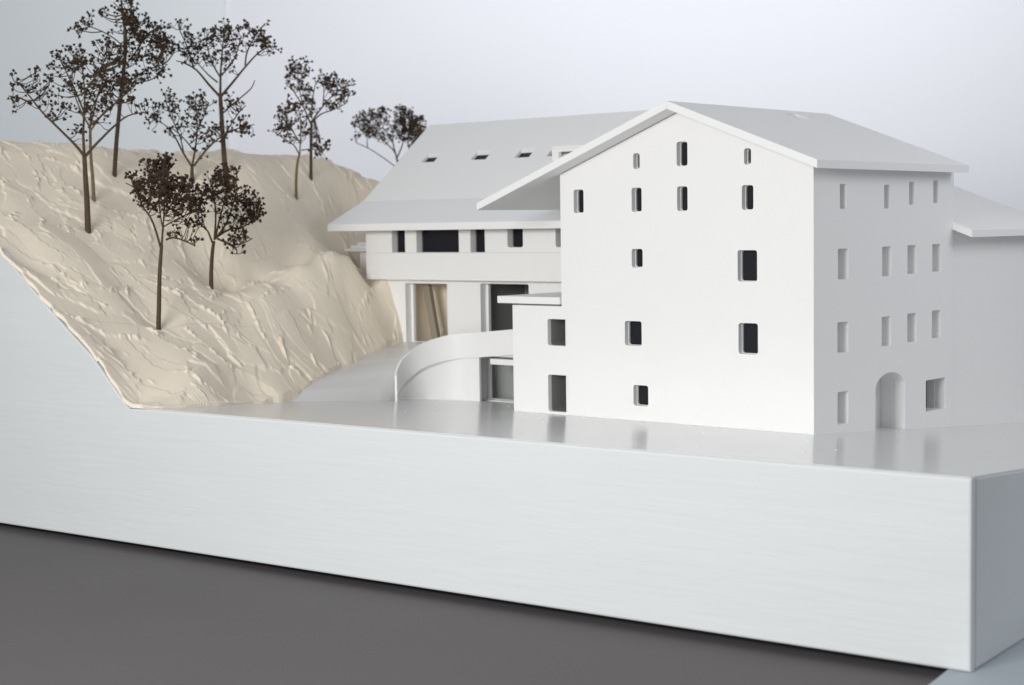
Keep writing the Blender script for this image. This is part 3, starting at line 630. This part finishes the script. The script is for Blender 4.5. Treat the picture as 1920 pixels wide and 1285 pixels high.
# palette-knife strokes laid over each other
for s in range(1500):
    cx, cy = rng.uniform(gx[0], gx[-1]), rng.uniform(gy[0], gy[-1])
    if cy > 1.6 and rng.random() < 0.5:
        continue
    L = rng.uniform(0.10, 0.32)
    Wd = rng.uniform(0.04, 0.115)
    mound = cx > -3.75 and cy > -0.7
    ang = rng.normal(math.radians(98 if mound else 14), math.radians(24 if mound else 28))
    if cx > -3.2 and cy < -0.9:
        ang = rng.normal(math.radians(28), math.radians(20))
    if rng.random() < 0.38:
        ang = rng.uniform(0, math.pi)
    i0, i1 = np.searchsorted(gx, [cx - L * 1.2, cx + L * 1.2])
    j0, j1 = np.searchsorted(gy, [cy - L * 1.2, cy + L * 1.2])
    if i1 - i0 < 4 or j1 - j0 < 4:
        continue
    dx, dy = XX[i0:i1, j0:j1] - cx, YY[i0:i1, j0:j1] - cy
    u = (dx * math.cos(ang) + dy * math.sin(ang)) / L
    v = (-dx * math.sin(ang) + dy * math.cos(ang)) / Wd
    v = v + rng.uniform(-0.9, 0.9) * u * u + 0.10 * np.sin(u * rng.uniform(3, 7) + rng.uniform(0, 6)) + 0.05 * np.sin(u * rng.uniform(14, 30))
    r = np.maximum(np.abs(v), np.abs(u) ** 1.3 + 0.2 * v * v)
    a = np.clip((1.0 - r) / 0.10, 0, 1)
    a = a * a * (3 - 2 * a)
    cur = D[i0:i1, j0:j1]
    wsum = a.sum()
    if wsum < 8:
        continue
    mean = (cur * a).sum() / wsum
    side = 1 if rng.random() < 0.5 else -1
    flat = mean + rng.uniform(-0.006, 0.007) + 0.0055 * side * v + 0.003 * rng.normal() * u
    D[i0:i1, j0:j1] = cur * (1 - a * 0.97) + flat * a * 0.97
    if rng.random() < 0.62:
        amp = rng.uniform(0.35, 1.4) ** 1.3
        sg = 0.0062 / Wd
        lump = np.clip(0.45 + 0.75 * np.sin(u * rng.uniform(2, 6) + rng.uniform(0, 6)) + 0.18 * np.sin(u * rng.uniform(12, 24)), 0, 1.6)
        edge = np.exp(-((side * v - 0.98) / sg) ** 2) * np.clip((1.05 - np.abs(u)) / 0.3, 0, 1) * lump
        D[i0:i1, j0:j1] += amp * 0.025 * edge * (0.75 + 0.5 * JIT[i0:i1, j0:j1])
    if rng.random() < 0.4:
        se = 0.008 / L
        end = np.exp(-((u - 0.96 + 0.05 * np.sin(v * 6 + s)) / se) ** 2) * np.clip((1.1 - np.abs(v)) / 0.4, 0, 1) * np.clip(0.5 + 0.7 * np.sin(v * 5 + s * 1.7), 0, 1.3)
        D[i0:i1, j0:j1] += rng.uniform(0.4, 1.3) * 0.026 * end
# crumbs of plaster
for s in range(800):
    cx, cy = rng.uniform(gx[0], gx[-1]), rng.uniform(gy[0], gy[-1])
    rr = rng.uniform(0.006, 0.017)
    i0, i1 = np.searchsorted(gx, [cx - 3 * rr, cx + 3 * rr])
    j0, j1 = np.searchsorted(gy, [cy - 3 * rr, cy + 3 * rr])
    dx, dy = XX[i0:i1, j0:j1] - cx, YY[i0:i1, j0:j1] - cy
    an = rng.uniform(0, 3.14)
    q = ((dx * math.cos(an) + dy * math.sin(an)) / rr) ** 2 + ((-dx * math.sin(an) + dy * math.cos(an)) / (rr * rng.uniform(0.45, 1))) ** 2
    D[i0:i1, j0:j1] += rr * rng.uniform(0.2, 0.55) * np.exp(-q)
D = np.where(D > 0, 0.030 * np.tanh(D / 0.030), 0.02 * np.tanh(D / 0.02)) + LUMP
far = np.clip((YY - 1.2) / 1.0, 0, 1)
D *= 1 - 0.35 * far
base_h = hill_z(np.c_[XX.ravel(), YY.ravel()]).reshape(NX, NY)
# outline of the plaster in plan
fl = lambda x, o: (CORNER.y + (x - CORNER.x) * FD.y / FD.x) + o
wob = [math.sin(i * 1.9) * 0.008 + math.sin(i * 4.7 + 1) * 0.007 for i in range(200)]
POLY = []
xs = np.arange(-5.27, -2.55, 0.03)
for i, x in enumerate(xs):
    POLY.append((x, fl(x, -0.005 + 0.7 * wob[i])))
POLY = [q for q in POLY if q[0] < -2.68]
POLY += [(-2.64, fl(-2.64, 0.02)), (-2.600, -1.66), (-2.60, -1.53), (-2.63, -1.40), (-2.65, -1.28), (-2.71, -1.15), (-2.76, -1.03), (-2.785, -0.95)]
for i in range(26):
    p = ramp_out(i / 25)
    POLY.append((p.x + 0.7 * wob[(i * 3) % 200], p.y + 0.5 * wob[(i * 5) % 200]))
POLY += [(-3.275, 0.635), (-3.36, 0.655), (-3.47, 0.70), (-3.50, 0.85), (-3.50, 2.42), (-5.27, 2.42)]
POLY = np.array(POLY)
gx2 = gx
if POLY[:, 0].max() > gx[-1]:
    pass


def inside(px, py):
    r = np.zeros(px.shape, bool)
    n = len(POLY)
    for i in range(n):
        x1, y1 = POLY[i]
        x2, y2 = POLY[(i + 1) % n]
        c = (y1 > py) != (y2 > py)
        with np.errstate(divide='ignore', invalid='ignore'):
            r ^= c & (px < (x2 - x1) * (py - y1) / (y2 - y1) + x1)
    return r


def build_hill(gx, gy, Dm, H0):
    nx, ny = len(gx), len(gy)
    X, Y = np.meshgrid(gx, gy, indexing='ij')
    Z = H0 + Dm
    ins = inside((X[:-1, :-1] + X[1:, 1:]) / 2, (Y[:-1, :-1] + Y[1:, 1:]) / 2)
    # keep the plaster above the sheet it sits on near its foot
    G = (0.005 * X - 0.075 * Y) / 0.997
    Z = np.maximum(Z, G - 0.01)
    idx = np.arange(nx * ny).reshape(nx, ny)
    quads = np.stack([idx[:-1, :-1], idx[1:, :-1], idx[1:, 1:], idx[:-1, 1:]], -1)[ins]
    used = np.unique(quads)
    remap = -np.ones(nx * ny, int)
    remap[used] = np.arange(len(used))
    V = np.c_[X.ravel(), Y.ravel(), Z.ravel()][used]
    F = remap[quads]
    # pull rim vertices onto the outline
    e = np.concatenate([F[:, [0, 1]], F[:, [1, 2]], F[:, [2, 3]], F[:, [3, 0]]])
    es = np.sort(e, 1)
    key = es[:, 0].astype(np.int64) * len(V) + es[:, 1]
    uq, first, cnt = np.unique(key, return_index=True, return_counts=True)
    rim_e = e[first[cnt == 1]]
    rim = np.unique(rim_e)
    P0 = POLY
    P1 = np.roll(POLY, -1, 0)
    q = V[rim, :2]
    d = P1 - P0
    t = np.clip(((q[:, None] - P0) * d).sum(2) / (d * d).sum(1), 0, 1)
    c = P0 + t[..., None] * d
    dist = ((c - q[:, None]) ** 2).sum(2)
    k = dist.argmin(1)
    tgt = c[np.arange(len(rim)), k]
    near = dist.min(1) < (2.0 * DX) ** 2
    V[rim[near], :2] = tgt[near]
    n0 = len(V)
    # rolled-over edge and skirt
    W1 = V[rim].copy()
    front = W1[:, 1] < fl(W1[:, 0], 0.03)
    W1[:, 2] -= np.where(front, 0.022, 0.10)
    W2 = W1.copy()
    W2[:, 2] -= 0.10
    m = -np.ones(n0, int)
    m[rim] = n0 + np.arange(len(rim))
    V = np.concatenate([V, W1])
    S = np.stack([rim_e[:, 1], rim_e[:, 0], m[rim_e[:, 0]], m[rim_e[:, 1]]], 1)
    F = np.concatenate([F, S])
    me = bpy.data.meshes.new("hill")
    me.from_pydata(V.tolist(), [], F.tolist())
    me.shade_smooth()
    me.update()
    return me


gxe = np.arange(-5.3, -2.50, DX)
XE, YE = np.meshgrid(gxe, gy, indexing='ij')
# the toe of the plaster runs out along the front edge: extend the grid to the right
nadd = len(gxe) - NX
D2 = np.concatenate([D, D[-2:-2 - nadd:-1]], 0) if nadd > 0 else D
toe = XE > -2.75
H2 = hill_z(np.c_[XE.ravel(), YE.ravel()]).reshape(XE.shape)
GZ = (0.005 * XE - 0.075 * YE) / 0.997
TOE = np.array([(-2.60, -1.72), (-2.600, -1.66), (-2.60, -1.53), (-2.63, -1.40), (-2.65, -1.28), (-2.71, -1.15), (-2.76, -1.03), (-2.785, -0.95), (-2.778, -0.905)])
TOE = np.concatenate([TOE[:-1] + (TOE[1:] - TOE[:-1]) * k / 6 for k in range(6)])
td = np.full(XE.shape, 9.0)
near = (XE > -3.2) & (YE < -0.6)
td[near] = np.sqrt(((np.c_[XE[near], YE[near]][:, None] - TOE[None]) ** 2).sum(2).min(1))
fade = np.clip(td / 0.16, 0, 1) ** 0.75
H2 = np.where(near, GZ + 0.004 + np.maximum(H2 - GZ, 0) * fade, H2)
D2 = np.where(near, D2 * np.clip(td / 0.05, 0.25, 1), D2)
H2 = np.maximum(H2, GZ + 0.004)
hill = link_mesh("hill", build_hill(gxe, gy, D2, H2), M_PLASTER)
tag(hill, "cream plaster hillside with palette knife strokes carrying the twig trees", None, None, "structure")

# ================================================================= twig trees
rnd = random.Random(5)


def tube(V, F, pts, r0, r1, sides=5):
    """append a tapered tube along pts to the vertex and face lists"""
    n = len(pts)
    b0 = len(V)
    prev = None
    for i, p in enumerate(pts):
        t = (pts[min(i + 1, n - 1)] - pts[max(i - 1, 0)])
        if t.length < 1e-9:
            t = Vector((0, 0, 1))
        t.normalize()
        ref = prev if prev is not None else (Vector((1, 0, 0)) if abs(t.x) < 0.9 else Vector((0, 1, 0)))
        a = (ref - t * ref.dot(t)).normalized()
        prev = a
        b = t.cross(a)
        r = r0 + (r1 - r0) * i / (n - 1)
        for k in range(sides):
            an = 2 * math.pi * k / sides
            V.append(p + (a * math.cos(an) + b * math.sin(an)) * r)
    for i in range(n - 1):
        for k in range(sides):
            k2 = (k + 1) % sides
            F.append((b0 + i * sides + k, b0 + i * sides + k2, b0 + (i + 1) * sides + k2, b0 + (i + 1) * sides + k))
    F.append(tuple(b0 + k for k in range(sides))[::-1])
    F.append(tuple(b0 + (n - 1) * sides + k for k in range(sides)))


def smooth_path(pts, per=4):
    """Catmull-Rom through the points"""
    if len(pts) < 3:
        return [pts[0].lerp(pts[-1], i / 4) for i in range(5)]
    out = []
    for i in range(len(pts) - 1):
        p0, p1, p2, p3 = pts[max(i - 1, 0)], pts[i], pts[i + 1], pts[min(i + 2, len(pts) - 1)]
        for k in range(per):
            t = k / per
            out.append(0.5 * ((2 * p1) + (p2 - p0) * t + (2 * p0 - 5 * p1 + 4 * p2 - p3) * t * t + (3 * p1 - p0 - 3 * p2 + p3) * t ** 3))
    out.append(pts[-1].copy())
    return out


def bud(V, F, c, ax, r):
    """a little dry seed capsule with three pointed sepals"""
    ax = ax.normalized()
    a = ax.orthogonal().normalized()
    b = ax.cross(a)
    rot = rnd.uniform(0, 6.28)
    i0 = len(V)
    V.append(c - ax * r * 0.9)
    for k in range(5):
        an = rot + k * 1.2566
        rr = r * rnd.uniform(0.75, 1.1)
        V.append(c + (a * math.cos(an) + b * math.sin(an)) * rr + ax * r * rnd.uniform(-0.15, 0.25))
    V.append(c + ax * r * rnd.uniform(0.7, 1.2))
    for k in range(5):
        k2 = (k + 1) % 5
        F.append((i0, i0 + 1 + k2, i0 + 1 + k))
        F.append((i0 + 6, i0 + 1 + k, i0 + 1 + k2))
    for k in range(3):
        an = rot + k * 2.094 + rnd.uniform(-0.4, 0.4)
        d = a * math.cos(an) + b * math.sin(an)
        side = ax.cross(d) * r * 0.38
        j = len(V)
        V.extend([c + d * r * 0.5 + side, c + d * r * 0.5 - side, c + d * r * rnd.uniform(1.15, 1.55) + ax * r * rnd.uniform(0.2, 0.9), c + ax * r * 0.4 + d * r * 0.2])
        F.extend([(j, j + 1, j + 2), (j + 1, j + 3, j + 2), (j + 3, j, j + 2), (j, j + 3, j + 1)])


def list_mesh(name, V, F, smooth):
    me = bpy.data.meshes.new(name)
    me.from_pydata([tuple(v) for v in V], [], F)
    if smooth:
        me.shade_smooth()
    me.update()
    return me


TREE_LABEL = ["large twig tree at far left with a broad umbrella crown on a thick stem",
              "slim pale stemmed twig tree just behind the large twig tree at far left",
              "tallest twig tree whose crown runs out of the top of the picture",
              "spreading twig tree with three forked boughs directly behind the front dark tree",
              "tall twig tree with flat spread crown and bare spike at its top right",
              "front dark twig tree lowest on the plaster slope",
              "dark bushy twig tree beside the front one on the mound edge",
              "thin twig tree with curved pale stem standing lower of the pair near the long house",
              "twig tree with heart shaped crown behind the thin curved stem",
              "low twig tree peeking out from behind the end of the long house roof"]


def make_tree(k, T):
    k0 = T['base']
    root = thing("twig_tree", TREE_LABEL[k], "tree", k0, 0, "dried twig trees on the plaster slope")
    depth = {}

    def P3(uv, w):
        return RH * uv[0] + Vector((0, 0, uv[1])) + FH * w
    scale = T['w']
    V, F = [], []
    tr = smooth_path([P3(q, 0) for q in T['trunk']])
    tr[0] = tr[0] - Vector((0, 0, 0.03))
    tube(V, F, tr, scale * 1.08, scale * 0.72, 8)
    pale = k in (1, 7)
    link_mesh("trunk", list_mesh("trunk", V, F, True), M_STEM_PALE if pale else M_STEM, root)
    V, F = [], []
    nodes = []
    wlast = {}
    for li, limb in enumerate(T['limbs']):
        w0 = 0.0
        key = limb[0]
        # a bough that starts on an earlier bough takes that bough's depth
        best = None
        for (q, w) in wlast.items():
            dd = (q[0] - key[0]) ** 2 + (q[1] - key[1]) ** 2
            if dd < 0.0004 and (best is None or dd < best[0]):
                best = (dd, w)
        if best:
            w0 = best[1]
        sl = rnd.uniform(-0.55, 0.55)
        ln = 0
        pts = []
        for i, q in enumerate(limb):
            if i:
                ln += math.dist(q, limb[i - 1])
            w = w0 + sl * ln
            wlast[q] = w
            pts.append(P3(q, w))
        path = smooth_path(pts)
        thick = scale * (0.52 if math.dist(limb[0], T['trunk'][-1]) < 0.06 else 0.34)
        tube(V, F, path, thick, max(0.0028, thick * 0.35), 6)
        nodes += path[2:]
    link_mesh("branches", list_mesh("branches", V, F, True), M_STEM_PALE if pale else M_STEM, root)
    # stalks and seed capsules, gathered in little umbels
    SV, SF, BV, BF = [], [], [], []
    rb = 0.0102
    for (cu, cv, ru, rv, n) in T['clusters']:
        n = int(n * 1.12)
        nd = sorted(nodes, key=lambda p: (p - P3((cu, cv), (p.dot(FH)))).length)[0]
        w = nd.dot(FH) + rnd.uniform(-0.02, 0.02)
        done = 0
        while done < n:
            m = min(n - done, rnd.randint(2, 4))
            done += m
            a, r = rnd.uniform(0, 6.283), math.sqrt(rnd.random()) * 0.88
            hw = rnd.uniform(-1, 1) * 0.5 * (ru + rv)
            hub = P3((cu + ru * r * math.cos(a), cv + rv * r * math.sin(a)), w + hw)
            att = min(nodes, key=lambda p: (p - hub).length + 1.2 * max(0, p.z - hub.z + 0.015))
            dirn = (hub - att)
            if dirn.length > 0.012:
                mid = att.lerp(hub, 0.5) + Vector((0, 0, -0.10 * dirn.length)) + Vector([rnd.uniform(-1, 1) for _ in range(3)]) * 0.07 * dirn.length
                tube(SV, SF, smooth_path([att, mid, hub], 3), 0.0027, 0.0019, 4)
            out = (dirn.normalized() if dirn.length > 1e-5 else Vector((0, 0, 1))) * 0.5 + Vector((0, 0, 0.5))
            for _ in range(m):
                d = (out + Vector([rnd.gauss(0, 0.75) for _ in range(3)])).normalized()
                ll = rnd.uniform(0.018, 0.048)
                tip = hub + d * ll
                q = hub.lerp(tip, 0.5) + Vector([rnd.uniform(-1, 1) for _ in range(3)]) * 0.004
                tube(SV, SF, [hub, q, tip], 0.0016, 0.0013, 3)
                bud(BV, BF, tip, d + Vector([rnd.gauss(0, 0.3) for _ in range(3)]), rb * rnd.uniform(0.75, 1.15))
    link_mesh("stalks", list_mesh("stalks", SV, SF, True), M_STEM, root)["kind"] = "stuff"
    link_mesh("crown", list_mesh("crown", BV, BF, False), M_SEED, root)["kind"] = "stuff"


for k, T in enumerate(TREES):
    make_tree(k, T)
